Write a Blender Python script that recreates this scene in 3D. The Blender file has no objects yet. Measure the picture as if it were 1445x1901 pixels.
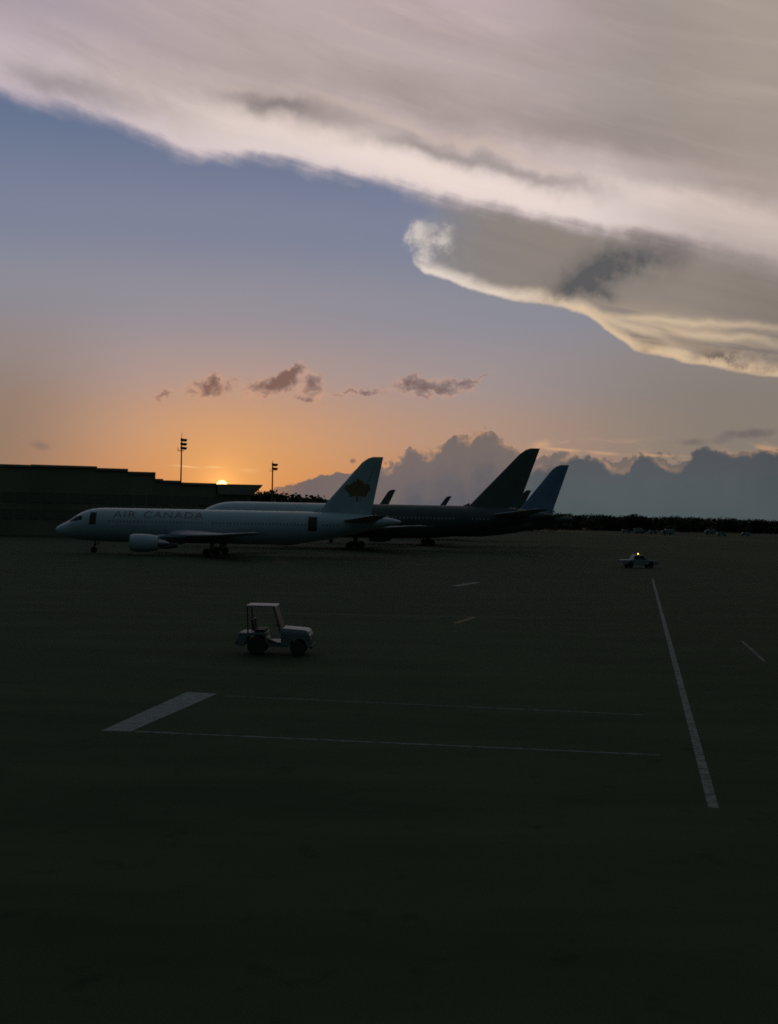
import bpy, bmesh, math, random
from mathutils import Vector, Matrix
random.seed(11)
C = bpy.context.scene
COL = C.collection
R = math.radians

# ------------------------------------------------------------------ camera
EYE = 6.4
PITCH, ROLL = R(0.33), R(1.1)
FOC = 2000.0                                   # focal length in photo pixels (photo 1445 wide)
fwd = Vector((0, math.cos(PITCH), math.sin(PITCH)))
right0 = Vector((1, 0, 0)); up0 = right0.cross(fwd)
right = right0 * math.cos(ROLL) + up0 * math.sin(ROLL)
up = up0 * math.cos(ROLL) - right0 * math.sin(ROLL)
cam_d = bpy.data.cameras.new('camera')
cam = bpy.data.objects.new('camera', cam_d); COL.objects.link(cam)
cam_d.sensor_fit = 'HORIZONTAL'; cam_d.sensor_width = 36.0
cam_d.lens = 36.0 * FOC / 1445.0
cam_d.clip_start = 0.1; cam_d.clip_end = 20000
M3 = Matrix((right, up, -fwd)).transposed()
cam.matrix_world = Matrix.Translation((0, 0, EYE)) @ M3.to_4x4()
C.camera = cam

def ray(px, py):
    return fwd + right * ((px - 722.5) / FOC) + up * (-(py - 950.5) / FOC)
def at(px, py, Y):
    d = ray(px, py); k = Y / d.y
    return Vector((d.x * k, Y, EYE + d.z * k))
def ground(px, py):
    d = ray(px, py); k = -EYE / d.z
    return Vector((d.x * k, d.y * k, 0))
def uv(px, py):                                # direction -> azimuth / elevation in 1/2000 rad
    d = ray(px, py).normalized()
    return math.atan2(d.x, d.y) * 2000, math.asin(d.z) * 2000
def lin(r, g, b):
    f = lambda c: c / 12.92 if c <= 0.04045 else ((c + 0.055) / 1.055) ** 2.4
    return (f(r / 255), f(g / 255), f(b / 255), 1)

# ------------------------------------------------------------------ world: evening sky
SUN_U, SUN_V = uv(412, 901)
SUN_AZ, SUN_EL = SUN_U / 2000, SUN_V / 2000
w = bpy.data.worlds.new('World'); C.world = w
w.use_nodes = True
w.cycles.sampling_method = 'MANUAL'; w.cycles.sample_map_resolution = 512
NT = w.node_tree; NT.nodes.clear()
class X:
    def __init__(s, sock): s.s = sock
    def __add__(a, b): return mth('ADD', a, b)
    def __radd__(a, b): return mth('ADD', b, a)
    def __sub__(a, b): return mth('SUBTRACT', a, b)
    def __rsub__(a, b): return mth('SUBTRACT', b, a)
    def __mul__(a, b): return mth('MULTIPLY', a, b)
    def __rmul__(a, b): return mth('MULTIPLY', b, a)
    def __truediv__(a, b): return mth('DIVIDE', a, b)
def plug(v, inp):
    if isinstance(v, X): NT.links.new(v.s, inp)
    else: inp.default_value = v
def mth(op, a, b=None, c=None, clamp=False):
    n = NT.nodes.new('ShaderNodeMath'); n.operation = op; n.use_clamp = clamp
    plug(a, n.inputs[0])
    if b is not None: plug(b, n.inputs[1])
    if c is not None: plug(c, n.inputs[2])
    return X(n.outputs[0])
def sst(lo, hi, x, a=0.0, b=1.0):
    n = NT.nodes.new('ShaderNodeMapRange'); n.interpolation_type = 'SMOOTHSTEP'
    plug(x, n.inputs['Value']); n.inputs['From Min'].default_value = lo; n.inputs['From Max'].default_value = hi
    n.inputs['To Min'].default_value = a; n.inputs['To Max'].default_value = b
    return X(n.outputs['Result'])
def fallx(lo, hi, x): return sst(min(lo, hi), max(lo, hi), x, 1.0, 0.0)   # 1 below, 0 above
def sat(x): return mth('ADD', x, 0.0, clamp=True)
def mn(a, b): return mth('MINIMUM', a, b)
def mx(a, b): return mth('MAXIMUM', a, b)
def mixc(f, c1, c2):
    n = NT.nodes.new('ShaderNodeMix'); n.data_type = 'RGBA'
    plug(f, n.inputs['Factor']); plug(c1, n.inputs['A'] if False else n.inputs[6]); plug(c2, n.inputs[7])
    return X(n.outputs[2])
def addc(f, c1, c2):
    n = NT.nodes.new('ShaderNodeMix'); n.data_type = 'RGBA'; n.blend_type = 'ADD'
    plug(f, n.inputs['Factor']); plug(c1, n.inputs[6]); plug(c2, n.inputs[7])
    return X(n.outputs[2])
def mulc(f, c1, c2):
    n = NT.nodes.new('ShaderNodeMix'); n.data_type = 'RGBA'; n.blend_type = 'MULTIPLY'
    plug(f, n.inputs['Factor']); plug(c1, n.inputs[6]); plug(c2, n.inputs[7])
    return X(n.outputs[2])
def vec(x, y, z=0.0):
    n = NT.nodes.new('ShaderNodeCombineXYZ'); plug(x, n.inputs[0]); plug(y, n.inputs[1]); plug(z, n.inputs[2])
    return X(n.outputs[0])
def grey(v):
    n = NT.nodes.new('ShaderNodeCombineColor'); 
    for i in range(3): plug(v, n.inputs[i])
    return X(n.outputs[0])
def noise(v, scale, detail=4, rough=0.55, dist=0.0):
    n = NT.nodes.new('ShaderNodeTexNoise'); plug(v, n.inputs['Vector'])
    n.inputs['Scale'].default_value = scale; n.inputs['Detail'].default_value = detail
    n.inputs['Roughness'].default_value = rough; n.inputs['Distortion'].default_value = dist
    return X(n.outputs[0])
def ramp(x, stops, lo, hi):
    n = NT.nodes.new('ShaderNodeValToRGB')
    plug((x - lo) / (hi - lo), n.inputs[0])
    cr = n.color_ramp; cr.interpolation = 'B_SPLINE' if False else 'EASE'
    els = cr.elements
    while len(els) < len(stops): els.new(0.5)
    for e_, (p, c) in zip(els, stops):
        e_.position = (p - lo) / (hi - lo)
    for e_, (p, c) in zip(els, stops):
        e_.color = lin(*c)
    return X(n.outputs[0])
ULO, UHI, VLO, VHI = -900.0, 900.0, -200.0, 1100.0
def curve(x, pts, vector=False):
    n = NT.nodes.new('ShaderNodeFloatCurve')
    n.inputs['Factor'].default_value = 1.0
    plug((x - ULO) / (UHI - ULO), n.inputs['Value'])
    c = n.mapping.curves[0]
    P = sorted(uv(*p) for p in pts)
    P = [((u - ULO) / (UHI - ULO), (v - VLO) / (VHI - VLO)) for u, v in P]
    c.points[0].location = P[0]; c.points[1].location = P[-1]
    for p in P[1:-1]: c.points.new(*p)
    for p in c.points: p.handle_type = 'VECTOR' if vector else 'AUTO_CLAMPED'
    n.mapping.extend = 'HORIZONTAL'; n.mapping.use_clip = False; n.mapping.update()
    return X(n.outputs[0]) * (VHI - VLO) + VLO

tc = NT.nodes.new('ShaderNodeTexCoord')
sep = NT.nodes.new('ShaderNodeSeparateXYZ'); NT.links.new(tc.outputs['Generated'], sep.inputs[0])
dx, dy, dz = (X(sep.outputs[i]) for i in range(3))
U = mth('ARCTAN2', dx, dy) * 2000.0
V = mth('ARCSINE', mn(mx(dz, -1.0), 1.0)) * 2000.0
VP = mx(V, 0.0)
def gauss(px, py, su, sv, rot=0.0, warp=None):   # soft blob at a sky direction; rot in degrees, positive = rises to the right
    u0, v0 = uv(px, py); c, s = math.cos(R(rot)), math.sin(R(rot))
    a = U - u0; b = V - v0
    if warp is not None: a = a + warp[0]; b = b + warp[1]
    p = a * (c / su) + b * (s / su); q = b * (c / sv) - a * (s / sv)
    return mth('EXPONENT', (p * p + q * q) * -1.0)

# --- clear sky
base = ramp(VP, [(0, (150, 116, 98)), (70, (168, 134, 112)), (160, (165, 144, 134)), (260, (153, 146, 151)), (380, (138, 142, 156)),
                 (520, (121, 132, 157)), (700, (99, 117, 148)), (1000, (80, 100, 130)), (1600, (76, 88, 114))], 0, 1600)
sky_n = NT.nodes.new('ShaderNodeTexSky'); sky_n.sky_type = 'NISHITA'; sky_n.sun_disc = False
sky_n.sun_elevation = SUN_EL; sky_n.sun_rotation = SUN_AZ
sky_n.air_density = 1.2; sky_n.dust_density = 2.0
nish = mulc(1.0, X(sky_n.outputs[0]), (0.07, 0.07, 0.07, 1))
base = mixc(0.10, base, nish)
du = U - SUN_U; dv = V - SUN_V
dl = mth('MINIMUM', du, 0.0)
du2 = du * du + dl * dl * 0.9                     # the glow fades faster towards the left
glow_w = mth('EXPONENT', (du2 * (1 / 430 ** 2) + dv * dv * (1 / 150 ** 2)) * -1.0)
glow_m = mth('EXPONENT', (du2 * (1 / 210 ** 2) + dv * dv * (1 / 135 ** 2)) * -1.0)
base = mixc(sst(120, 640, U) * fallx(220, 440, V) * 0.85, base, lin(129, 121, 111))
base = mixc(fallx(-700, -420, U) * fallx(100, 460, V) * 0.75, base, lin(126, 111, 98))
col = mixc(glow_w * 0.68, base, lin(212, 152, 104))
red = mth('EXPONENT', (du2 * (1 / 330 ** 2) + (V - 40.0) * (V - 40.0) * (1 / 48 ** 2)) * -1.0)
col = mixc(red * 0.70, col, lin(208, 122, 72))
col = mixc(glow_m * 0.60, col, lin(236, 168, 92))
dist = mth('SQRT', du * du + dv * dv)
hot = mth('EXPONENT', dist * (-1 / 26.0))
col = addc(hot * 0.60, col, (1.0, 0.48, 0.10, 1))

# --- noise fields in direction space
nv = vec(U / 100.0, V / 100.0)
n_fine = noise(nv, 2.2, 5, 0.6)
n_med = noise(nv, 0.85, 4, 0.55)
ca, sa = math.cos(R(-15)), math.sin(R(-15))
along = U * ca + V * sa; across = V * ca - U * sa
n_str = noise(vec(along / 420.0, across / 85.0), 1.0, 5, 0.55, 0.35)
n_str2 = noise(vec(along / 260.0 + 7.0, across / 24.0 + 3.0), 1.0, 4, 0.55, 0.2)

# --- thin upper haze remains of the far right sky
hz = sst(200, 800, U) * fallx(250, 60, V)
# --- distant cumulus bank, pale rear layer
e_rear = curve(U, [(380, 935), (440, 922), (490, 911), (560, 892), (620, 876), (660, 868), (700, 862), (738, 851), (752, 834), (768, 818), (784, 824), (800, 830),
                   (822, 812), (850, 806), (872, 809), (888, 795), (905, 788), (920, 797), (936, 812), (955, 826), (985, 838), (1010, 842), (1040, 836),
                   (1100, 846), (1160, 838), (1240, 846), (1320, 838), (1445, 828)])
bill = NT.nodes.new('ShaderNodeTexVoronoi'); bill.feature = 'SMOOTH_F1'
NT.links.new(nv.s, bill.inputs['Vector']); bill.inputs['Scale'].default_value = 3.6; bill.inputs['Smoothness'].default_value = 0.35
bil = X(bill.outputs['Distance'])
def voro(sc, off):
    n = NT.nodes.new('ShaderNodeTexVoronoi'); n.feature = 'F1'
    NT.links.new(vec(U / 100.0 + off + (n_fine - 0.5) * 0.3, V / 100.0).s, n.inputs['Vector']); n.inputs['Scale'].default_value = sc
    return X(n.outputs['Distance'])
bil2 = voro(7.0, 3.0); bil3 = voro(14.0, 5.0); n_vf = noise(nv, 9.0, 3, 0.6)
puff = (bil - 0.4) * -24.0 - (bil2 - 0.42) * 15.0 - (bil3 - 0.42) * 7.0
t_r = e_rear - V + (n_fine - 0.5) * 24.0 + puff * sst(-220, 0, U, 0.35, 1.0)
a_r = sst(-2.0, 3.5, t_r) * sst(-340, -150, U)
rear_c = ramp(U, [(-330, (150, 108, 84)), (-230, (118, 98, 92)), (-120, (112, 100, 99)), (60, (116, 105, 103)), (230, (118, 106, 102)), (400, (116, 105, 100)), (700, (98, 92, 90))], -400, 800)
rear_c = mixc(sst(20, 130, t_r) * sst(-200, 60, U), rear_c, lin(92, 92, 99))
rear_c = mixc((n_med - 0.35) * 0.35, rear_c, lin(150, 126, 112))
rim_r = sst(-3, 3, t_r) * fallx(3, 20, t_r) * sst(-60, 40, U) * fallx(300, 120, U)
rear_c = mixc(rim_r * sst(0.38, 0.62, n_fine) * 0.75, rear_c, lin(216, 164, 118))
col = mixc(a_r, col, rear_c)
# warm streaks lying over the rear bank
n_ws = noise(vec(U / 120.0, V / 22.0 + U / 900.0), 1.0, 5, 0.6, 0.6)
ws = sst(0.53, 0.66, n_ws) * sst(260, 330, U)
wsb = gauss(1050, 824, 70, 11, -5) + gauss(1200, 835, 90, 14, -2) + gauss(1380, 838, 80, 12, 2)
col = mixc(sat(ws * wsb) * 0.75, col, lin(206, 160, 120))
ln = gauss(1060, 836, 75, 2.6, -4) + gauss(1225, 846, 75, 2.4, -2) + gauss(1006, 826, 16, 7, 10)
col = mixc(sat(ln * sst(0.3, 0.6, n_fine)) * 0.8, col, lin(214, 168, 126))
# --- front bank, slate
e_fr = curve(U, [(440, 950), (700, 930), (880, 905), (960, 885), (1000, 872), (1025, 868), (1045, 862), (1062, 850), (1085, 842), (1108, 850), (1126, 866), (1148, 876), (1166, 872), (1178, 852),
                 (1192, 842), (1212, 848), (1234, 866), (1254, 874), (1274, 858), (1288, 838), (1310, 830), (1345, 842), (1385, 846), (1420, 838), (1445, 832)])
t_f = e_fr - V + (n_fine - 0.5) * 26.0 + puff * 0.5
a_f = sst(-4.5, 8.0, t_f) * sst(150, 290, U)
fr_c = ramp(V, [(0, (76, 88, 90)), (60, (82, 90, 94)), (120, (84, 86, 91)), (170, (84, 82, 86))], 0, 200)
fr_c = mixc(sst(420, 760, U) * 0.5, fr_c, lin(66, 76, 80))
fr_c = mixc((n_med - 0.4) * 0.4, fr_c, lin(112, 108, 106))
halo = sst(-16, -3, t_f) * fallx(-2, 5, t_f) * sst(240, 330, U) * sst(0.45, 0.62, noise(nv, 1.3, 3, 0.5))
col = mixc(halo * (0.6 - 0.42 * sst(430, 650, U)), col, lin(206, 160, 122))
col = mixc(a_f, col, fr_c)
# dark scraps far right
scr = gauss(1390, 805, 60, 12, 3) + gauss(1290, 822, 60, 9, 0) * 0.7 + gauss(70, 826, 46, 11, -8) * 0.55 + gauss(655, 856, 8, 6) + gauss(716, 860, 6, 5) * 0.8
col = mixc(sat(sst(0.40, 0.62, n_fine * 0.6 + scr * 0.35) * scr) * 0.75, col, lin(104, 94, 96))

# --- little evening puffs
n_w = noise(vec(U / 100.0 + 31.0, V / 100.0 + 11.0), 3.2, 5, 0.65)
pw = ((n_fine - 0.5) * 70.0, (n_w - 0.5) * 55.0)
env = (gauss(392, 719, 34, 17, 12, pw) + gauss(505, 716, 44, 17, 14, pw) + gauss(535, 698, 30, 9, 30, pw) + gauss(580, 713, 19, 21, 10, pw) * 0.9
       + gauss(570, 740, 24, 6, 0, pw) * 0.6 + gauss(660, 729, 60, 7, 4, pw) * 0.62 + gauss(770, 714, 36, 14, -2, pw) + gauss(835, 720, 36, 13, 3, pw)
       + gauss(885, 702, 26, 5, 22, pw) * 0.5 + gauss(300, 731, 22, 6, 22, pw) * 0.55)
n_p = noise(vec(U / 34.0, V / 24.0), 1.0, 6, 0.62, 0.9)
pv = env * 0.85 + (n_p - 0.5) * 1.9
p_a = sst(0.0, 1.0, pv) * sst(0.05, 0.4, env)
p_rim = sst(-0.3, 0.2, pv) * fallx(0.2, 0.55, pv) * sst(0.03, 0.4, env)
col = mixc(p_rim * 0.32, col, lin(222, 164, 130))
pc = mixc(sst(-430, 150, U), lin(128, 92, 80), lin(122, 100, 97))
col = mixc(p_a * 0.95, col, pc)
# glowing wisps beside the sun
wisp = gauss(346, 866, 20, 1.5, -4) + gauss(398, 867, 15, 1.5, 0) + gauss(462, 873, 16, 3, 0) * 0.4
col = mixc(sat(wisp) * 0.65, col, lin(255, 206, 138))

# --- lower grey shelf of the big cloud
e2 = curve(U, [(700, 300), (738, 350), (746, 428), (752, 447), (760, 458), (764, 486), (772, 497), (790, 511), (820, 520), (850, 529), (900, 545), (950, 559), (1000, 567), (1050, 576),
               (1090, 586), (1112, 602), (1140, 624), (1166, 640), (1178, 654), (1204, 660), (1250, 668), (1290, 676), (1340, 686), (1390, 694), (1445, 700)], vector=True)
t2 = V - e2 + (n_fine - 0.5) * 15.0 + (n_med - 0.5) * 10.0
a2 = sst(-3.0, 8.0, t2)
gap = gauss(758, 384, 74, 20, -14)
a2 = sat(a2 - gap * 1.1) * (0.66 + 0.34 * sst(20, 190, U))
a2 = mx(a2, sst(-3, 6, t2) * fallx(8, 34, t2) * 0.9 * fallx(520, 560, V))
a2 = a2 * sst(14, 60, U + (n_fine - 0.5) * 60.0 + (n_w - 0.5) * 50.0)
c2 = ramp(U, [(20, (144, 141, 146)), (120, (134, 128, 126)), (300, (138, 128, 121)), (520, (140, 129, 121)), (720, (128, 118, 111))], 0, 800)
c2 = mixc((n_str2 - 0.3) * 0.55, c2, lin(156, 146, 136))
rim2 = sst(-4, 4, t2) * fallx(5, 32, t2 + (n_med - 0.5) * 30.0)
c2 = mixc(rim2 * 0.9, c2, mixc(sst(60, 480, U), lin(236, 220, 206), lin(222, 192, 156)))
n_lay = noise(vec(U / 170.0 + V / 700.0 + 4.0, V / 15.0 + U / 80.0), 1.0, 4, 0.5, 0.5)
lay = gauss(1240, 618, 200, 34, -11) 
c2 = mixc(sat(lay * sst(0.36, 0.56, n_lay)) * 0.42, c2, lin(206, 180, 148))
pw3 = ((n_med - 0.5) * 80.0, (n_med - 0.5) * 26.0)
fl2 = gauss(1265, 596, 190, 7, -7, pw3) + gauss(1330, 622, 130, 6, -10, pw3) * 0.8 + gauss(1175, 606, 60, 8, -22, pw3) * 0.9 + gauss(1240, 650, 90, 6, -10, pw3) * 0.8
c2 = mixc(sat(fl2) * 0.62, c2, lin(222, 196, 164))
pk2 = gauss(1212, 640, 26, 8, -8, pw3) + gauss(1300, 636, 60, 7, -10, pw3) * 0.6 + gauss(1180, 622, 22, 5, -20, pw3) * 0.6
c2 = mixc(sat(pk2) * 0.6, c2, lin(132, 114, 100))
knob = gauss(785, 440, 48, 30, -25, pw)
c2 = mixc(sat(knob * sst(0.42, 0.62, n_fine)) * 0.85, c2, lin(212, 198, 186))
dw = ((n_med - 0.5) * 90.0, (n_fine - 0.5) * 60.0)
dark = gauss(1075, 520, 80, 26, 22, dw) + gauss(1190, 478, 110, 34, 14, dw) * 0.85 + gauss(1120, 546, 30, 12, -20, dw) * 0.7
dark = dark * sst(0.30, 0.62, n_w * 0.6 + n_fine * 0.4, 0.55, 1.1)
c2 = mixc(sat(dark) * 0.85, c2, lin(80, 82, 86))
scr2 = gauss(1395, 668, 62, 17, -6, dw) + gauss(1340, 658, 36, 10, -4, dw) * 0.8 + gauss(1195, 650, 26, 9, -15, dw) * 0.6
c2 = mixc(sat(scr2 * sst(0.35, 0.6, n_fine)) * 0.75, c2, lin(104, 90, 86))
col = mixc(a2, col, c2)
kn = gauss(768, 437, 24, 15, 20) + gauss(802, 418, 44, 12, -2) * 0.55 + gauss(782, 472, 24, 26, -40) * 0.8 + gauss(815, 450, 40, 26, -30) * 0.65
ka = sst(0.22, 1.05, kn + (n_fine - 0.5) * 1.5 + (n_w - 0.5) * 0.9) * sst(0.05, 0.5, kn)
col = mixc(ka * 0.6, col, mixc(sst(0.35, 0.65, n_w), lin(170, 164, 162), lin(222, 211, 202)))

# --- the big anvil above
e1 = curve(U, [(-140, 148), (20, 190), (130, 216), (230, 252), (300, 283), (370, 302), (440, 306), (520, 316), (600, 330), (680, 343), (740, 358), (800, 378), (870, 394), (940, 404),
               (1010, 416), (1090, 430), (1170, 440), (1260, 456), (1350, 480), (1445, 505)])
t1 = V - e1 + (n_med - 0.5) * 46.0 + (n_fine - 0.5) * 20.0 + (n_str2 - 0.5) * 30.0
rs = sst(330, 640, U)
soft = sst(-8.0, 30.0, t1) * (1.0 - rs) + sst(-45.0, 70.0, t1) * rs
pw2 = ((n_med - 0.5) * 120.0, (n_med - 0.5) * 60.0)
c1 = ramp(t1, [(0, (184, 170, 176)), (30, (222, 206, 204)), (75, (232, 215, 209)), (115, (204, 187, 184)), (165, (180, 164, 162)), (240, (184, 168, 167)), (340, (192, 173, 175)), (520, (168, 156, 162))], 0, 520)
c1 = mixc(fallx(-690, -250, U) * 0.55, c1, lin(162, 150, 168))
c1 = mixc(sst(60, 560, U) * sst(70, 230, t1) * 0.9, c1, lin(152, 143, 138))
c1 = mixc(sst(300, 650, U) * 0.45, c1, lin(176, 161, 147))
brt = gauss(640, 268, 240, 26, -15) + gauss(930, 358, 190, 20, -14) + gauss(340, 196, 150, 22, -19) * 0.5
c1 = mixc(sat(brt) * 0.7, c1, lin(238, 221, 211))
dk = (gauss(500, 190, 90, 20, -9, pw2) * 0.95 + gauss(610, 212, 110, 26, -13, pw2) * 0.55 + gauss(740, 268, 80, 13, -3, pw2) * 0.6 + gauss(880, 292, 130, 19, -15, pw2) * 0.7 + gauss(1050, 338, 110, 15, -13, pw2) * 0.5
      + gauss(230, 180, 130, 26, -14, pw2) * 0.5 + gauss(100, 150, 80, 18, -14, pw2) * 0.45 + gauss(1150, 250, 260, 40, -8, pw2) * 0.38 + gauss(1340, 340, 140, 18, -9, pw2) * 0.35)
dk = dk * sst(0.25, 0.75, n_str, 0.75, 1.1)
c1 = mixc(sat(dk) * 0.85, c1, lin(116, 109, 110))
fil = gauss(820, 250, 150, 7, -10, pw2) * 0.8 + gauss(980, 296, 110, 7, -17, pw2) * 0.6 + gauss(640, 192, 120, 8, -12, pw2) * 0.5 + gauss(470, 164, 110, 8, -6, pw2) * 0.5
c1 = mixc(sat(fil) * 0.6, c1, lin(214, 192, 180))
c1 = mixc(sat((0.56 - n_str) * 3.5) * sst(10, 90, t1) * 0.42, c1, lin(146, 131, 126))
c1 = mixc(sat((n_str2 - 0.5) * 3.0) * 0.16, c1, lin(220, 200, 186))
col = mixc(soft * fallx(2600, 1500, V) * fallx(2600, 1400, mth('ABSOLUTE', U)), col, c1)

# --- away from the sunset the evening sky turns dimmer and bluer, smoothly
hi = sst(1150, 2300, V)
col = mixc(hi, col, lin(88, 99, 110))
back = sst(700, 4200, mth('ABSOLUTE', U)) * fallx(3000, 1800, V)
col = mixc(back * 0.96, col, ramp(VP, [(0, (20, 28, 31)), (500, (32, 44, 51)), (1500, (60, 75, 86)), (2600, (88, 99, 110))], 0, 3000))
# --- the sun's disc
disc = fallx(8.6, 10.2, dist)
col = addc(disc, col, (3.2, 2.0, 0.62, 1))
col = mixc(fallx(-60, -2, V), col, lin(40, 44, 44))
bg = NT.nodes.new('ShaderNodeBackground'); bg.inputs['Strength'].default_value = 0.1
sc10 = NT.nodes.new('ShaderNodeVectorMath'); sc10.operation = 'SCALE'; sc10.inputs['Scale'].default_value = 10.0
NT.links.new(col.s, sc10.inputs[0]); NT.links.new(sc10.outputs[0], bg.inputs['Color'])
wo = NT.nodes.new('ShaderNodeOutputWorld'); NT.links.new(bg.outputs[0], wo.inputs[0])

# ------------------------------------------------------------------ sun lamp
sd = bpy.data.lights.new('sun', 'SUN'); sd.energy = 0.35; sd.angle = R(0.5); sd.color = (1.0, 0.55, 0.25)
so = bpy.data.objects.new('sun', sd); COL.objects.link(so)
sdir = Vector((math.sin(SUN_AZ) * math.cos(SUN_EL), math.cos(SUN_AZ) * math.cos(SUN_EL), math.sin(SUN_EL)))
so.rotation_euler = sdir.to_track_quat('Z', 'Y').to_euler(); so.location = sdir * 100

C.view_settings.view_transform = 'Standard'; C.view_settings.look = 'None'
C.view_settings.exposure = 0.0; C.view_settings.gamma = 1.0; C.view_settings.use_curve_mapping = False
C.cycles.use_denoising = False
C.cycles.max_bounces = 5; C.cycles.diffuse_bounces = 3
C.cycles.filter_width = 1.7

# ------------------------------------------------------------------ materials
def mat(name, rgb, rough=0.6, var=0.15, scale=2.0, spec=0.3, metal=0.0, emit=None, estr=0.0, bump=0.0, bscale=20.0):
    m = bpy.data.materials.new(name); m.use_nodes = True
    nt = m.node_tree; b = nt.nodes['Principled BSDF']
    b.inputs['Roughness'].default_value = rough; b.inputs['Metallic'].default_value = metal
    b.inputs['Specular IOR Level'].default_value = spec
    t = nt.nodes.new('ShaderNodeTexCoord'); n = nt.nodes.new('ShaderNodeTexNoise')
    n.inputs['Scale'].default_value = scale; n.inputs['Detail'].default_value = 5
    nt.links.new(t.outputs['Object'], n.inputs['Vector'])
    r = nt.nodes.new('ShaderNodeValToRGB'); nt.links.new(n.outputs[0], r.inputs[0])
    r.color_ramp.elements[0].position = 0.3; r.color_ramp.elements[1].position = 0.7
    r.color_ramp.elements[0].color = (*[c * (1 - var) for c in rgb], 1)
    r.color_ramp.elements[1].color = (*[min(1, c * (1 + var)) for c in rgb], 1)
    nt.links.new(r.outputs[0], b.inputs['Base Color'])
    if emit: b.inputs['Emission Color'].default_value = (*emit, 1); b.inputs['Emission Strength'].default_value = estr
    if bump:
        n2 = nt.nodes.new('ShaderNodeTexNoise'); n2.inputs['Scale'].default_value = bscale; n2.inputs['Detail'].default_value = 6
        nt.links.new(t.outputs['Object'], n2.inputs['Vector'])
        bm_ = nt.nodes.new('ShaderNodeBump'); bm_.inputs['Strength'].default_value = bump; bm_.inputs['Distance'].default_value = 0.02
        nt.links.new(n2.outputs[0], bm_.inputs['Height']); nt.links.new(bm_.outputs[0], b.inputs['Normal'])
    return m

def tarmac_mat():
    m = bpy.data.materials.new('tarmac'); m.use_nodes = True
    nt = m.node_tree; b = nt.nodes['Principled BSDF']; b.inputs['Roughness'].default_value = 0.92; b.inputs['Specular IOR Level'].default_value = 0.02
    t = nt.nodes.new('ShaderNodeTexCoord')
    def nz(s, d, sc=(1, 1, 1)):
        mp = nt.nodes.new('ShaderNodeMapping'); mp.inputs['Scale'].default_value = sc
        n = nt.nodes.new('ShaderNodeTexNoise'); n.inputs['Scale'].default_value = s; n.inputs['Detail'].default_value = d; n.inputs['Roughness'].default_value = 0.6
        nt.links.new(t.outputs['Object'], mp.inputs[0]); nt.links.new(mp.outputs[0], n.inputs['Vector']); return n.outputs[0]
    def rmp(s, stops):
        r = nt.nodes.new('ShaderNodeValToRGB'); nt.links.new(s, r.inputs[0])
        for e, (p, c) in zip(r.color_ramp.elements, stops): e.position = p; e.color = c
        return r.outputs[0]
    def mul(a, b_):
        x = nt.nodes.new('ShaderNodeMix'); x.data_type = 'RGBA'; x.blend_type = 'MULTIPLY'; x.inputs[0].default_value = 1
        nt.links.new(a, x.inputs[6]); nt.links.new(b_, x.inputs[7]); return x.outputs[2]
    c = rmp(nz(0.03, 6), [(0.3, (0.036, 0.053, 0.029, 1)), (0.7, (0.044, 0.063, 0.036, 1))])
    c = mul(c, rmp(nz(0.35, 6, (0.25, 1, 1)), [(0.35, (0.82, 0.82, 0.82, 1)), (0.65, (1.08, 1.08, 1.08, 1))]))
    c = mul(c, rmp(nz(0.9, 3), [(0.60, (1, 1, 1, 1)), (0.72, (0.75, 0.75, 0.75, 1))]))
    c = mul(c, rmp(nz(30, 3), [(0.3, (0.8, 0.8, 0.8, 1)), (0.7, (1.2, 1.2, 1.2, 1))]))
    nt.links.new(c, b.inputs['Base Color'])
    bp = nt.nodes.new('ShaderNodeBump'); bp.inputs['Strength'].default_value = 0.04; bp.inputs['Distance'].default_value = 0.01
    nt.links.new(nz(25, 5), bp.inputs['Height']); nt.links.new(bp.outputs[0], b.inputs['Normal'])
    return m

def paint_mat(name, rgb, wear):                    # road paint with worn gaps of bare tarmac
    m = bpy.data.materials.new(name); m.use_nodes = True
    nt = m.node_tree; b = nt.nodes['Principled BSDF']; b.inputs['Roughness'].default_value = 0.85; b.inputs['Specular IOR Level'].default_value = 0.1
    t = nt.nodes.new('ShaderNodeTexCoord'); n = nt.nodes.new('ShaderNodeTexNoise'); n.inputs['Scale'].default_value = 3.0; n.inputs['Detail'].default_value = 8; n.inputs['Roughness'].default_value = 0.7
    nt.links.new(t.outputs['Object'], n.inputs['Vector'])
    r = nt.nodes.new('ShaderNodeValToRGB'); nt.links.new(n.outputs[0], r.inputs[0])
    r.color_ramp.elements[0].position = wear - 0.1; r.color_ramp.elements[0].color = (0.05, 0.055, 0.05, 1)
    r.color_ramp.elements[1].position = wear + 0.1; r.color_ramp.elements[1].color = (*rgb, 1)
    nt.links.new(r.outputs[0], b.inputs['Base Color']); return m

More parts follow.
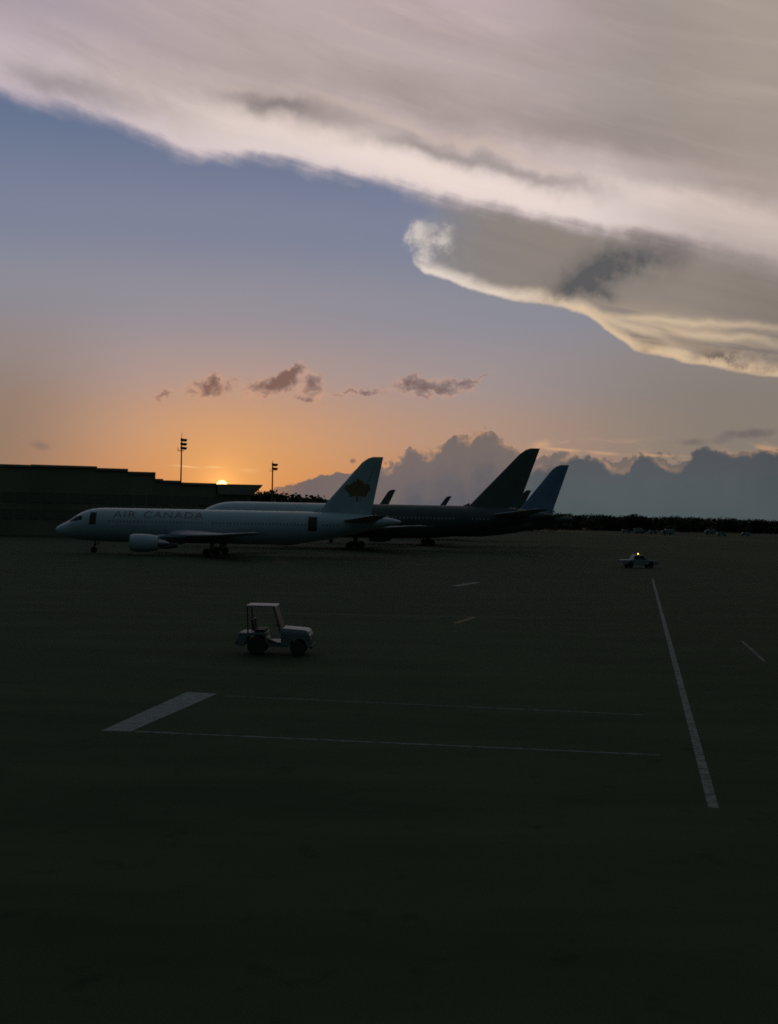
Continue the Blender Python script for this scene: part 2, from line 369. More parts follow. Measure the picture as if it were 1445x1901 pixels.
MT = dict(
    tarmac=tarmac_mat(), white_paint=paint_mat('worn_white_paint', (0.135, 0.175, 0.16), 0.47), faint_paint=paint_mat('faded_paint', (0.13, 0.155, 0.145), 0.5),
    bar_paint=paint_mat('bar_paint', (0.13, 0.175, 0.165), 0.40),
    ochre_patch=paint_mat('mottled_ochre_patch', (0.24, 0.15, 0.05), 0.5),
    grass=mat('grass', (0.03, 0.042, 0.02), 0.95, 0.3, 0.05, 0.05),
    plane_white=mat('aircraft_white', (0.31, 0.42, 0.43), 0.38, 0.05, 0.4, 0.4), plane_grey=mat('aircraft_wing_grey', (0.26, 0.29, 0.29), 0.6, 0.08, 0.5, 0.15),
    fin_teal=mat('fin_blue_green', (0.29, 0.41, 0.40), 0.5, 0.08, 0.3, 0.25), leaf_red=mat('emblem_red', (0.19, 0.13, 0.075), 0.6, 0.1, 1, 0.1),
    letter=mat('letter_red', (0.22, 0.19, 0.18), 0.6, 0.1, 1, 0.1),
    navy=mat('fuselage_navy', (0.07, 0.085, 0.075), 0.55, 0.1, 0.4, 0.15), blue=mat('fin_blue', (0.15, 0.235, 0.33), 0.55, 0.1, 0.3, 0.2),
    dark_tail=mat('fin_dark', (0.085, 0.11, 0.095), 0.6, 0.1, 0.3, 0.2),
    pane=mat('terminal_pane', (0.12, 0.135, 0.095), 0.6, 0.15, 0.4, 0.1), cabin=mat('cabin_pane', (0.20, 0.25, 0.26), 0.4, 0.1, 1, 0.2),
    glass=mat('dark_glass', (0.012, 0.014, 0.016), 0.3, 0.1, 1, 0.12), doorway_shade=mat('doorway_shade_dark', (0.05, 0.055, 0.04), 0.8, 0.2, 1, 0.05),
    metal=mat('bare_metal', (0.35, 0.36, 0.37), 0.4, 0.1, 2, 0.5, 0.8), tyre=mat('tyre_rubber', (0.045, 0.05, 0.04), 0.9, 0.2, 5, 0.1),
    dark=mat('dark_steel', (0.055, 0.062, 0.05), 0.7, 0.2, 2, 0.15), mast=mat('mast_steel', (0.10, 0.09, 0.08), 0.7, 0.15, 1, 0.2),
    wall=mat('terminal_wall', (0.17, 0.19, 0.125), 0.9, 0.15, 0.08, 0.05), roof=mat('terminal_roof', (0.20, 0.21, 0.16), 0.9, 0.2, 0.1, 0.05),
    tug=mat('tug_white', (0.12, 0.16, 0.15), 0.5, 0.12, 2, 0.3), canopy=mat('canopy_white', (0.27, 0.30, 0.29), 0.5, 0.1, 2, 0.3),
    truck=mat('truck_white', (0.17, 0.22, 0.215), 0.45, 0.08, 2, 0.35), seat=mat('seat_vinyl', (0.02, 0.02, 0.022), 0.6, 0.2, 6, 0.2),
    leaf=mat('leaves', (0.06, 0.075, 0.038), 0.9, 0.35, 1.5, 0.05), bark=mat('bark', (0.05, 0.042, 0.03), 0.95, 0.3, 4, 0.05),
    beacon=mat('beacon_amber', (0.6, 0.3, 0.05), 0.3, 0.05, 3, 0.3, 0, (1.0, 0.50, 0.10), 6.0),
    lens=mat('lamp_lens', (0.25, 0.25, 0.22), 0.3, 0.1, 4, 0.4), red_lens=mat('red_lens', (0.25, 0.03, 0.02), 0.3, 0.1, 4, 0.4),
)

# ------------------------------------------------------------------ mesh helpers
class MB:
    def __init__(s): s.v = []; s.f = []
    def quadgrid(s, rows, closed=False, cap=False):
        o = len(s.v); n = len(rows[0])
        for r in rows: s.v += [tuple(p) for p in r]
        for i in range(len(rows) - 1):
            for j in range(n if closed else n - 1):
                k = (j + 1) % n
                s.f.append((o + i * n + j, o + i * n + k, o + (i + 1) * n + k, o + (i + 1) * n + j))
        if cap:
            s.f.append(tuple(o + j for j in reversed(range(n))))
            s.f.append(tuple(o + (len(rows) - 1) * n + j for j in range(n)))
        return s
    def box(s, x0, x1, y0, y1, z0, z1):
        o = len(s.v)
        s.v += [(x0, y0, z0), (x1, y0, z0), (x1, y1, z0), (x0, y1, z0), (x0, y0, z1), (x1, y0, z1), (x1, y1, z1), (x0, y1, z1)]
        s.f += [tuple(o + i for i in q) for q in ((3, 2, 1, 0), (4, 5, 6, 7), (0, 1, 5, 4), (1, 2, 6, 5), (2, 3, 7, 6), (3, 0, 4, 7))]
        return s
    def prism(s, poly, y0, y1):                    # polygon in XZ extruded along Y
        o = len(s.v); n = len(poly)
        s.v += [(x, y0, z) for x, z in poly] + [(x, y1, z) for x, z in poly]
        s.f.append(tuple(o + i for i in range(n))); s.f.append(tuple(o + n + i for i in reversed(range(n))))
        for i in range(n): s.f.append((o + i, o + n + i, o + n + (i + 1) % n, o + (i + 1) % n))
        return s
    def tube(s, a, b, r0, r1=None, n=8):
        a, b = Vector(a), Vector(b); r1 = r0 if r1 is None else r1
        d = (b - a).normalized(); t = d.orthogonal().normalized(); u = d.cross(t)
        ring = lambda c, r: [c + (t * math.cos(2 * math.pi * i / n) + u * math.sin(2 * math.pi * i / n)) * r for i in range(n)]
        return s.quadgrid([ring(a, r0), ring(b, r1)], True, True)
    def lathe(s, prof, c, axis='X', n=24):
        rows = []
        for x, r in prof:
            ring = []
            for i in range(n):
                a = 2 * math.pi * i / n; p, q = r * math.cos(a), r * math.sin(a)
                ring.append((c[0] + x, c[1] + p, c[2] + q) if axis == 'X' else (c[0] + p, c[1] + x, c[2] + q) if axis == 'Y' else (c[0] + p, c[1] + q, c[2] + x))
            rows.append(ring)
        return s.quadgrid(rows, True, True)
    def build(s, name, m, parent=None, smooth=False, bevel=0.0, label=None, kind=None):
        me = bpy.data.meshes.new(name); me.from_pydata(s.v, [], s.f); me.update()
        bm = bmesh.new(); bm.from_mesh(me)
        bmesh.ops.remove_doubles(bm, verts=bm.verts, dist=1e-5)
        if bevel: bmesh.ops.bevel(bm, geom=list(bm.edges), offset=bevel, segments=2, affect='EDGES', profile=0.5, clamp_overlap=True)
        bmesh.ops.recalc_face_normals(bm, faces=bm.faces); bm.to_mesh(me); bm.free()
        if smooth:
            for p in me.polygons: p.use_smooth = True
            me.set_sharp_from_angle(angle=R(40))
        me.materials.append(m)
        o = bpy.data.objects.new(name, me); COL.objects.link(o)
        if parent: o.parent = parent
        if label: o['label'] = label
        if kind: o['kind'] = kind
        return o
def thing(name, label, cat, loc=(0, 0, 0), rz=0.0, group=None):
    o = bpy.data.objects.new(name, None); COL.objects.link(o); o.empty_display_size = 0.5
    o.location = loc; o.rotation_euler = (0, 0, rz); o['label'] = label; o['category'] = cat
    if group: o['group'] = group
    return o
def dup(root, loc, rz=0.0, label=None, scale=None):
    kids = {}
    for o in bpy.data.objects:
        if o.parent: kids.setdefault(o.parent.name, []).append(o)
    def cp(o, par):
        c = o.copy(); COL.objects.link(c)
        if par: c.parent = par
        for k in kids.get(o.name, []): cp(k, c)
        return c
    r = cp(root, None); r.location = loc; r.rotation_euler = (0, 0, rz)
    if scale: r.scale = scale
    if label: r['label'] = label
    return r

# ------------------------------------------------------------------ ground and markings
rows = []
xs = [-6000, -1500, -400, -100, -30, 0, 30, 100, 400, 1500, 6000]; ys = [-6000, -600, -60, 0, 30, 80, 200, 500, 1500, 4000, 9000]
MB().quadgrid([[(x, y, 0) for x in xs] for y in ys]).build('ground', MT['tarmac'], kind='structure')
MB().quadgrid([[(x, y, 0.004) for x in (90, 300, 700, 1400)] for y in (640, 800, 1100)]).build('grass_strip', MT['grass'], kind='structure')
def line(name, a, b, wd, m, lift=0.004):
    a, b = Vector(a), Vector(b); d = (b - a).normalized(); n = Vector((-d.y, d.x, 0)) * wd / 2; k = max(2, int((b - a).length / 3))
    rows = [[p - n, p + n] for p in (a.lerp(b, i / k) for i in range(k + 1))]
    rows = [[(q.x, q.y, lift) for q in r] for r in rows]
    return MB().quadgrid(rows).build(name, m, kind='structure')
a, b = ground(1212, 1075), ground(1320, 1480)
line('painted_line', a, b + (b - a).normalized() * 1.0, 0.24, MT['white_paint'])
line('painted_line', ground(430, 1137), ground(1010, 1148), 0.16, MT['faint_paint'])
line('painted_line', ground(420, 1292), ground(1205, 1328), 0.10, MT['faint_paint'])
line('painted_line', ground(250, 1358), ground(1225, 1402), 0.14, MT['faint_paint'])
line('painted_line', ground(1378, 1190), ground(1420, 1228), 0.15, MT['faint_paint'])
line('painted_line', ground(845, 1088), ground(887, 1081), 0.75, MT['bar_paint'])
line('painted_line', ground(846, 1157), ground(880, 1146), 0.35, MT['ochre_patch'])  # short mottled ochre patch on the apron
q = [ground(*p) for p in ((188, 1357), (243, 1358), (404, 1288), (347, 1285))]
MB().quadgrid([[(q[0].lerp(q[3], t)).to_tuple()[:2] + (0.004,), (q[1].lerp(q[2], t)).to_tuple()[:2] + (0.004,)] for t in [i / 8 for i in range(9)]]).build('painted_bar', MT['bar_paint'], kind='structure')

# ------------------------------------------------------------------ airliners
SEC = [(0, 3.75, 3.55, .08), (.15, 3.98, 3.2, .42), (.6, 4.3, 2.8, .85), (1.9, 4.95, 2.35, 1.5), (3.1, 5.8, 2.12, 1.88), (4.3, 6.5, 2.0, 2.16), (5.7, 6.97, 1.93, 2.36), (7.6, 7.18, 1.85, 2.49),
       (9.5, 7.2, 1.8, 2.52), (20, 7.2, 1.8, 2.52), (30, 7.2, 1.8, 2.52), (36, 7.2, 1.85, 2.52), (41, 7.2, 2.4, 2.42), (45, 7.13, 3.15, 2.15), (48, 7.0, 3.85, 1.8), (50.5, 6.8, 4.5, 1.38),
       (53, 6.45, 5.1, .8), (54.6, 6.12, 5.5, .38), (55, 5.95, 5.7, .12)]
def sec(st):
    st = max(0, min(55, st))
    for i in range(len(SEC) - 1):
        if SEC[i + 1][0] >= st: break
    a, b = SEC[i], SEC[i + 1]; p = SEC[max(0, i - 1)]; n = SEC[min(len(SEC) - 1, i + 2)]
    h = b[0] - a[0]; t = (st - a[0]) / h
    out = []
    for k in (1, 2, 3):
        m0 = (b[k] - p[k]) / (b[0] - p[0]) * h; m1 = (n[k] - a[k]) / (n[0] - a[0]) * h
        if abs(b[k] - a[k]) < 1e-6: m0 = m1 = 0
        t2, t3 = t * t, t * t * t
        out.append((2 * t3 - 3 * t2 + 1) * a[k] + (t3 - 2 * t2 + t) * m0 + (-2 * t3 + 3 * t2) * b[k] + (t3 - t2) * m1)
    return out
def surf_y(st, z):
    tp, bt, hw = sec(st); zc, hh = (tp + bt) / 2, (tp - bt) / 2
    q = (z - zc) / hh
    return hw * math.sqrt(max(0.0, 1 - q * q))
def foil(n=14):
    pts = []
    for i in range(n + 1):
        x = 0.5 * (1 - math.cos(math.pi * i / n))
        y = 5 * (0.2969 * math.sqrt(x) - 0.126 * x - 0.3516 * x * x + 0.2843 * x ** 3 - 0.1036 * x ** 4)
        pts.append((x, y))
    return pts
def half_t(x): x = max(0, min(1, x)); return 5 * (0.2969 * math.sqrt(x) - 0.126 * x - 0.3516 * x * x + 0.2843 * x ** 3 - 0.1036 * x ** 4)
FO = foil()
def section(le, te, off, thick, mode):            # mode 'h': wing rib at y=off[0], z=off[1]; 'v': fin rib at z=off
    ch = te - le; up_ = [(le + x * ch, y * thick * ch) for x, y in FO]; dn = [(le + x * ch, -y * thick * ch) for x, y in reversed(FO[1:-1])]
    if mode == 'h': return [(x, off[0], off[1] + t) for x, t in up_ + dn]
    return [(x, t, off) for x, t in up_ + dn]

def airliner(label, nose, kl, kz, fin, m_front, m_rear, split, m_fin, detail=2, group=None, rz=0.0, stab='plane_grey'):
    """nose: world point under the nose tip; fin: (root_le, root_te, tip_le, tip_te, z_root, z_tip) in metres behind the nose"""
    root = thing('airliner', label, 'airplane', (nose[0], nose[1], 0), rz, group)
    S = lambda p: (p[0] * kl, p[1] * kz, p[2] * kz)
    def part(mb, name, m, par=root, smooth=True, scale=True, **kw):
        if scale: mb.v = [S(p) for p in mb.v]
        return mb.build(name, m, par, smooth, **kw)
    n = 40 if detail else 20
    def ring(st):
        tp, bt, hw = sec(st); zc, hh = (tp + bt) / 2, (tp - bt) / 2
        return [(st, hw * math.cos(2 * math.pi * i / n), zc + hh * math.sin(2 * math.pi * i / n)) for i in range(n)]
    sts = sorted(set([0, .05, .15, .3, .6, 1, 1.4, 1.9, 2.5, 3.1, 3.7, 4.3, 5, 5.7, 6.6, 7.6, 9.5] + [12 + 4 * i for i in range(7)] + [38, 40, 41, 43, 45, 46.5, 48, 49.3, 50.5, 51.8, 53, 54, 54.6, 55] + ([split] if split else [])))
    if split:
        fus = part(MB().quadgrid([ring(s) for s in sts if s <= split], True, True), 'fuselage', m_front)
        part(MB().quadgrid([ring(s) for s in sts if s >= split], True, True), 'rear_fuselage', m_rear)
    else:
        fus = part(MB().quadgrid([ring(s) for s in sts], True, True), 'fuselage', m_front)
    # wings
    for sg in (-1, 1):
        W = [(17.2, 29.2, 0.6, 3.2, .16), (18.4, 28.6, 2.4, 3.2, .15), (22.2, 29.8, 8.0, 3.2, .12), (28.3, 33.0, 16.5, 3.5, .11), (33.6, 36.2, 23.4, 3.95, .10), (34.6, 36.3, 23.8, 4.0, .06)]
        wg = part(MB().quadgrid([section(l, t, (sg * y, z), th, 'h') for l, t, y, z, th in W], True, True), 'wing', MT['plane_grey'])
        if detail >= 1:
            # engine: open intake, fan, core
            P = [(0.0, 1.12), (0.0, 1.22), (.35, 1.34), (1.2, 1.40), (2.6, 1.36), (3.8, 1.18), (4.2, 1.05), (4.2, .75), (3.6, .72), (1.2, 1.10), (0.25, 1.08)]
            rows = []
            eng = MB(); cx, cy, cz = 13.9, sg * 7.95, 1.92
            for x, r in P: rows.append([(cx + x, cy + r * math.cos(2 * math.pi * i / 24), cz + r * math.sin(2 * math.pi * i / 24)) for i in range(24)])
            rows.append(rows[0]); eng.quadgrid(rows, True)
            en = part(eng, 'engine', m_front)
            part(MB().lathe([(1.0, .02), (1.02, 1.09), (1.15, 1.09)], (cx, cy, cz)), 'fan', MT['dark'], en)
            part(MB().lathe([(.55, .02), (.75, .18), (1.0, .33)], (cx, cy, cz), n=16), 'spinner', MT['metal'], en)
            part(MB().lathe([(3.4, .70), (4.3, .62), (5.2, .42), (5.9, .05)], (cx, cy, cz), n=20), 'exhaust_cone', MT['metal'], en)
            part(MB().quadgrid([section(16.2, 21.6, 2.85, .07, 'v'), section(18.6, 25.2, 3.25, .055, 'v')], True, True), 'engine_pylon', m_front)
            for p in [bpy.data.objects[o.name] for o in root.children if o.name.startswith('engine_pylon')][-1:]: p.location.y = cy * kz
        Hs = [(44.6, 50.8, .3, 5.75, .11), (45.6, 51.0, 1.6, 5.85, .10), (50.6, 52.9, 8.6, 6.75, .09), (51.2, 53.0, 9.0, 6.8, .05)]
        part(MB().quadgrid([section(l, t, (sg * y, z), th, 'h') for l, t, y, z, th in Hs], True, True), 'horizontal_stabilizer', MT[stab])
        if detail >= 1:
            g = part(MB().tube((25.6, sg * 4.6, 2.9), (25.6, sg * 4.6, .75), .2, .17, 10).tube((25.6, sg * 4.6, 1.2), (26.1, sg * 2.6, 2.5), .09, .09, 8).box(24.7, 26.5, sg * 4.6 - .09, sg * 4.6 + .09, .5, .68), 'main_gear', MT['dark'], bevel=0)
            for xx in (24.9, 26.3):
                for yy in (-.42, .42):
                    part(MB().lathe([(-.2, .32), (-.2, .5), (-.13, .575), (.13, .575), (.2, .5), (.2, .32)], (xx, sg * 4.6 + yy, .575 / kz * 1.0 if False else .575), 'Y', 18), 'wheel', MT['tyre'], g)
    if detail >= 1:
        g = part(MB().tube((6.3, 0, 2.0), (6.1, 0, .5), .13, .11, 10).tube((6.15, 0, 1.0), (7.3, 0, 2.1), .07, .07, 8), 'nose_gear', MT['dark'])
        for yy in (-.27, .27):
            part(MB().lathe([(-.14, .25), (-.14, .4), (-.08, .46), (.08, .46), (.14, .4), (.14, .25)], (6.1, yy, .46), 'Y', 18), 'wheel', MT['tyre'], g)
        # flight deck windows
        for sg in (-1, 1):
            for (s0, s1, za, zb) in ((2.45, 3.15, 4.95, 5.5), (3.2, 3.9, 5.05, 5.75), (3.95, 4.6, 5.2, 5.85)):
                rws = []
                for i in range(4):
                    st = s0 + (s1 - s0) * i / 3; tp = sec(st)[0]
                    rws.append([(st, sg * (surf_y(st, z) + .012), z + .004) for z in [za + (min(zb, tp - .25) - za) * j / 4 for j in range(5)]])
                part(MB().quadgrid(rws), 'cockpit_window', MT['glass'])
        wn = MB()
        for sg in (-1, 1):
            s = 9.0
            while s < 45:
                if not (24 < s < 25 or 39.9 < s < 42.4):
                    wn.quadgrid([[(s + i * .26, sg * (surf_y(s + i * .26, z) + .012), z) for z in (4.95, 5.12, 5.3)] for i in (0, 1)])
                s += .56
        part(wn, 'cabin_windows', MT['cabin'], kind='stuff')
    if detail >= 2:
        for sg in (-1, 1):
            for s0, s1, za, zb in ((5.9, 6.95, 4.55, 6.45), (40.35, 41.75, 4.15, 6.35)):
                part(MB().quadgrid([[(s0 + (s1 - s0) * i / 3, sg * (surf_y(s0 + (s1 - s0) * i / 3, za + (zb - za) * j / 8) + .02), za + (zb - za) * j / 8) for j in range(9)] for i in range(4)]), 'doorway_shade', MT['doorway_shade'], label='dark panel coloured as the shade inside an open doorway')  # dark colour stands in for the shaded interior of an open doorway
    # fin with dorsal fillet
    rl, rt, tl, tt, z0, z1 = fin
    F = []
    for k, (t, th) in enumerate(((0, .095), (.12, .095), (.5, .09), (.9, .085), (.972, .08), (1.0, .05))):
        le = rl + (tl - rl) * t; te = rt + (tt - rt) * t
        if k >= 4: le += (.35 if k == 4 else .95) * (tt - tl) / 2.6
        F.append(section(le, te, z0 + (z1 - z0) * t, th, 'v'))
    fn = part(MB().quadgrid(F, True, True), 'tail_fin', m_fin, scale=False)
    if detail >= 1:
        h0 = z0 + (z1 - z0) * .03; fl = rl - 3.0
        part(MB().quadgrid([[(fl, 0, z0 - .3), (fl, 0.0, z0 - .3), (fl, 0, z0 - .3)],
                            [(rl - 1.2, -.12, z0 - .3), (rl - 1.2, 0, z0 + .18), (rl - 1.2, .12, z0 - .3)],
                            [(rl + .4, -.25, z0 - .3), (rl + .4, 0, z0 + .9), (rl + .4, .25, z0 - .3)]]), 'dorsal_fillet', m_fin, scale=False)
        # rudder seam: a recessed looking dark hinge strip set proud of the fin skin
        for sg in (-1, 1):
            rw = []
            for i in range(7):
                t = .06 + .86 * i / 6; le = rl + (tl - rl) * t; te = rt + (tt - rt) * t; z = z0 + (z1 - z0) * t
                rw.append([(le + (te - le) * f, sg * (half_t(f) * .09 * (te - le) + .008), z) for f in (.695, .705)])
            part(MB().quadgrid(rw), 'rudder_hinge', MT['dark'], fn, scale=False)
    return root, fn

s1 = FOC / 172.0
n1 = at(104, 983, 172)
T1 = 172
def stn(px, nose_px, Y): return (at(px, 900, Y) - at(nose_px, 900, Y)).x
def zz(px, py, Y): return at(px, py, Y).z
def fin_from(px_tl, px_tt, py_t, px_bl, px_bt, py_b, Y, nose_x, zroot):
    tl, tt = at(px_tl, py_t, Y), at(px_tt, py_t, Y); bl, bt = at(px_bl, py_b, Y), at(px_bt, py_b, Y)
    k = (zroot - tl.z) / (bl.z - tl.z)                  # carry both edges down to the crown
    rl = tl.x + (bl.x - tl.x) * k; rt = tt.x + (bt.x - tt.x) * k
    return (rl - nose_x, rt - nose_x, tl.x - nose_x, tt.x - nose_x, zroot, tl.z)
L1 = at(745, 965, 172).x - n1.x
f1 = fin_from(682, 712, 848, 604, 693, 936, 172, n1.x, 6.9)
p1, fin1 = airliner('white airliner with a red leaf emblem on its tail fin, nearest of the parked jets', n1, L1 / 55, 1.0, f1, MT['plane_white'], None, None, MT['fin_teal'])

# red title lettering on the white fuselage, wrapped to the skin
def lettering(root, kl, text, st0, st1, z0, z1):
    cu = bpy.data.curves.new('lettering', 'FONT'); cu.body = text; cu.size = 1.0; cu.space_character = 1.12
    to = bpy.data.objects.new('lettering_source', cu); COL.objects.link(to)
    bpy.context.view_layer.update()
    me = to.evaluated_get(bpy.context.evaluated_depsgraph_get()).to_mesh()
    bm = bmesh.new(); bm.from_mesh(me); bpy.data.objects.remove(to)
    bmesh.ops.triangulate(bm, faces=bm.faces)
    xs = [v.co.x for v in bm.verts]; ys = [v.co.y for v in bm.verts]; xa, xb, ya, yb = min(xs), max(xs), min(ys), max(ys)
    for i in range(1, 9):
        bmesh.ops.bisect_plane(bm, geom=list(bm.verts) + list(bm.edges) + list(bm.faces), plane_co=(0, ya + (yb - ya) * i / 9, 0), plane_no=(0, 1, 0))
    for v in bm.verts:
        st = st0 + (st1 - st0) * (v.co.x - xa) / (xb - xa); z = z0 + (z1 - z0) * (v.co.y - ya) / (yb - ya)
        v.co = (st * kl, -(surf_y(st, z) + .02), z + .012)
    m2 = bpy.data.meshes.new('title_lettering'); bm.to_mesh(m2); bm.free(); m2.materials.append(MT['letter'])
    o = bpy.data.objects.new('title_lettering', m2); COL.objects.link(o); o.parent = root
lettering(p1, L1 / 55, 'AIR', 9.6, 13.1, 5.75, 6.75)
lettering(p1, L1 / 55, 'CANADA', 14.4, 23.8, 5.75, 6.75)

# leaf emblem lying on both faces of the fin
LEAF = [(0, 1.0), (.13, .74), (.30, .82), (.24, .44), (.45, .62), (.52, .52), (.78, .56), (.70, .36), (.86, .26), (.48, -.06), (.54, -.22), (.06, -.15), (.06, -.55)]
LEAF = LEAF + [(-x, z) for x, z in reversed(LEAF[1:])]
def emblem(fn, fin, cx, cz, size):
    rl, rt, tl, tt, z0, z1 = fin
    for sg in (-1, 1):
        bm = bmesh.new(); f = bm.faces.new([bm.verts.new((cx + x * size, 0, cz + z * size)) for x, z in LEAF])
        bmesh.ops.triangulate(bm, faces=[f])
        for i in range(-6, 7):
            bmesh.ops.bisect_plane(bm, geom=list(bm.verts) + list(bm.edges) + list(bm.faces), plane_co=(cx + i * size / 6.5, 0, 0), plane_no=(1, 0, 0))
        for v in bm.verts:
            t = (v.co.z - z0) / (z1 - z0); le = rl + (tl - rl) * t; te = rt + (tt - rt) * t
            v.co.y = sg * (half_t((v.co.x - le) / (te - le)) * .096 * (te - le) + .02)
        me = bpy.data.meshes.new('leaf_emblem'); bm.to_mesh(me); bm.free(); me.materials.append(MT['leaf_red'])
        o = bpy.data.objects.new('leaf_emblem', me); COL.objects.link(o); o.parent = fn
e1p = at(664, 916, 172)
emblem(fin1, f1, e1p.x - n1.x, e1p.z, 2.45)

n2 = at(341, 950, 222)
L2 = at(1030, 950, 222).x - n2.x
k2z = zz(520, 932.5, 222) / 7.2
f2 = fin_from(976, 1003, 832, 880, 966, 930, 222, n2.x, 7.0 * k2z)
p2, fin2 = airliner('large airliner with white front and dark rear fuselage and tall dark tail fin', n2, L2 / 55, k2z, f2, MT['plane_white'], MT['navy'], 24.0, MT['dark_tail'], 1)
n3 = at(560, 950, 268)
L3 = at(1066, 950, 268).x - n3.x
k3z = zz(1000, 951, 268) / 7.1
f3 = fin_from(1033, 1057, 863, 966, 1028, 944, 268, n3.x, 6.9 * k3z)
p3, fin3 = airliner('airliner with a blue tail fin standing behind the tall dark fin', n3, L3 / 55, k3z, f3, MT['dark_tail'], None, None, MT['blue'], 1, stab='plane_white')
for (pl, pt, py, bl, bt, by, Y, lab) in ((723, 735, 909, 705, 722, 936, 355, 'distant airliner whose slim dark fin shows just right of the leaf emblem fin'),
                                         (830, 839, 921, 818, 829, 937, 437, 'farthest airliner whose tiny fin pokes above the dark fuselage'),
                                         (975, 987, 910, 962, 975, 934, 340, 'distant airliner whose dark fin tip shows between tall dark fin and blue fin')):
    tt_ = at(pt, py, Y); nx = tt_.x - 52.2
    ff = fin_from(pl, pt, py, bl, bt, by, Y, nx, 6.9)
    airliner(lab, (nx, Y, 0), 1.0, 1.0, ff, MT['plane_white'], None, None, MT['dark_tail'], 0, 'distant parked airliners')

# ------------------------------------------------------------------ terminal building
TY = 300.0
TA = R(14)
TB0 = at(487, 900.3, TY)
tb = thing('terminal_building', 'long dark terminal building with a stepped roofline below the setting sun', 'building', (TB0.x, TY, 0), TA)
def face(px, py):                                   # point of the apron facade seen at this photo position: (along, height)
    d = ray(px, py); n = Vector((-math.sin(TA), math.cos(TA), 0)); k = (TB0 - Vector((0, 0, EYE))).dot(n) / d.dot(n)
    p = Vector((0, 0, EYE)) + d * k
    return (p - TB0).dot(Vector((math.cos(TA), math.sin(TA), 0))), p.z
steps = [(-420, 58, 862), (58, 180, 864), (180, 238, 869.5), (238, 289, 876), (289, 303, 889), (303, 337, 892), (337, 402, 896.5)]
DEP = [60, 30, 28, 26, 22, 21, 20]
for (xa, xb, y), dep in zip(steps, DEP):
    x0, x1 = face(xa, y)[0], face(xb, y)[0]; zt = face(max(xa, -20) * .5 + xb * .5, y)[1]
    MB().box(x0, x1 - .01, 0, dep, 0, zt - .6).build('wall', MT['wall'], tb)
    MB().box(x0, x1 - .005, -.5, dep + .5, zt - .597, zt).build('roof', MT['roof'], tb)
E0, E1, E2 = face(402, 898.5), face(487, 900.3), face(469, 919)
MB().prism([(E0[0] + .3, E0[1]), (E1[0], E1[1]), (E1[0] - .35, E1[1] - .6), (E2[0], E2[1]), (E0[0] + .3, E2[1])], -1.2, 18).build('raked_roof', MT['roof'], tb)
MB().box(E0[0], E2[0] - .4, 0, 17, 0, E2[1] - .003).build('wall', MT['wall'], tb)
# window bands on the apron side
wproto = None
for lvl, (za, zb2) in enumerate(((4.6, 7.0), (9.0, 11.2))):
    x = face(-150, 900)[0]
    while x < face(452, 900)[0]:
        if wproto is None:
            wproto = MB().box(0, 2.5, -.12, -.003, 0, 2.3).build('window', MT['pane'], tb); o = wproto
            fproto = MB().box(-.08, 0, -.2, -.004, -.08, 2.38).box(2.5, 2.58, -.2, -.004, -.08, 2.38).box(0, 2.5, -.2, -.004, -.08, 0).box(0, 2.5, -.2, -.004, 2.3, 2.38).build('frame', MT['wall'], o)
        else:
            o = wproto.copy(); COL.objects.link(o); o.parent = tb
            f = fproto.copy(); COL.objects.link(f); f.parent = o
        o.location = (x, 0, za); x += 3.4

# ------------------------------------------------------------------ floodlight masts
def mast(label, px, Y, base, top, rod, tiers, lean):
    b = at(px, 940, Y); r = thing('floodlight_mast', label, 'light mast', (b.x, Y, 0), 0, 'floodlight masts beyond the terminal')
    zt = zz(px, top, Y); k = Y / 2000
    MB().tube((0, 0, 0), (0, 0, zt), 0.36 * k / .165 * .8, 0.22 * k / .165 * .8, 10).build('pole', MT['mast'], r, True)
    MB().tube((0, 0, zt), (0, 0, zz(px, rod, Y)), .09 * k / .165, .05 * k / .165, 6).build('lightning_rod', MT['mast'], r)
    zb = zt - tiers * 1.3 * k / .165 * .93
    MB().box(-1.1, .7, -.5, .5, zb - .35, zb - .2).tube((-1.1, -.5, zb - .2), (-1.1, -.5, zb + .7), .04).tube((-1.1, .5, zb - .2), (-1.1, .5, zb + .7), .04).tube((-1.1, -.5, zb + .7), (-1.1, .5, zb + .7), .04).build('service_platform', MT['dark'], r)
    for i in range(tiers):
        z = zt - 1.25 * k / .165 * (i + .5); c = k / .165
        bk = MB().prism([(-.15 * c, z + .42 * c), (1.6 * c, z + .28 * c), (1.25 * c, z - .36 * c), (-.15 * c, z - .36 * c)], -1.1 * c, 1.1 * c).build('lamp_bank', MT['dark'], r)
        for yy in (-.7, 0, .7):
            MB().lathe([(0, .05), (0, .26 * c), (.05, .26 * c), (.06, .02)], (.9 * c, yy * c, z - .42 * c), 'Z', 12).build('lamp', MT['lens'], bk)
    return r
mast('taller looking floodlight mast with three lamp tiers rising behind the terminal roof', 335, 330, 893, 813, 803, 3, 0)
mast('smaller floodlight mast with two lamp tiers right of the terminal roof end', 505, 480, 918, 859, 854, 2, 0)

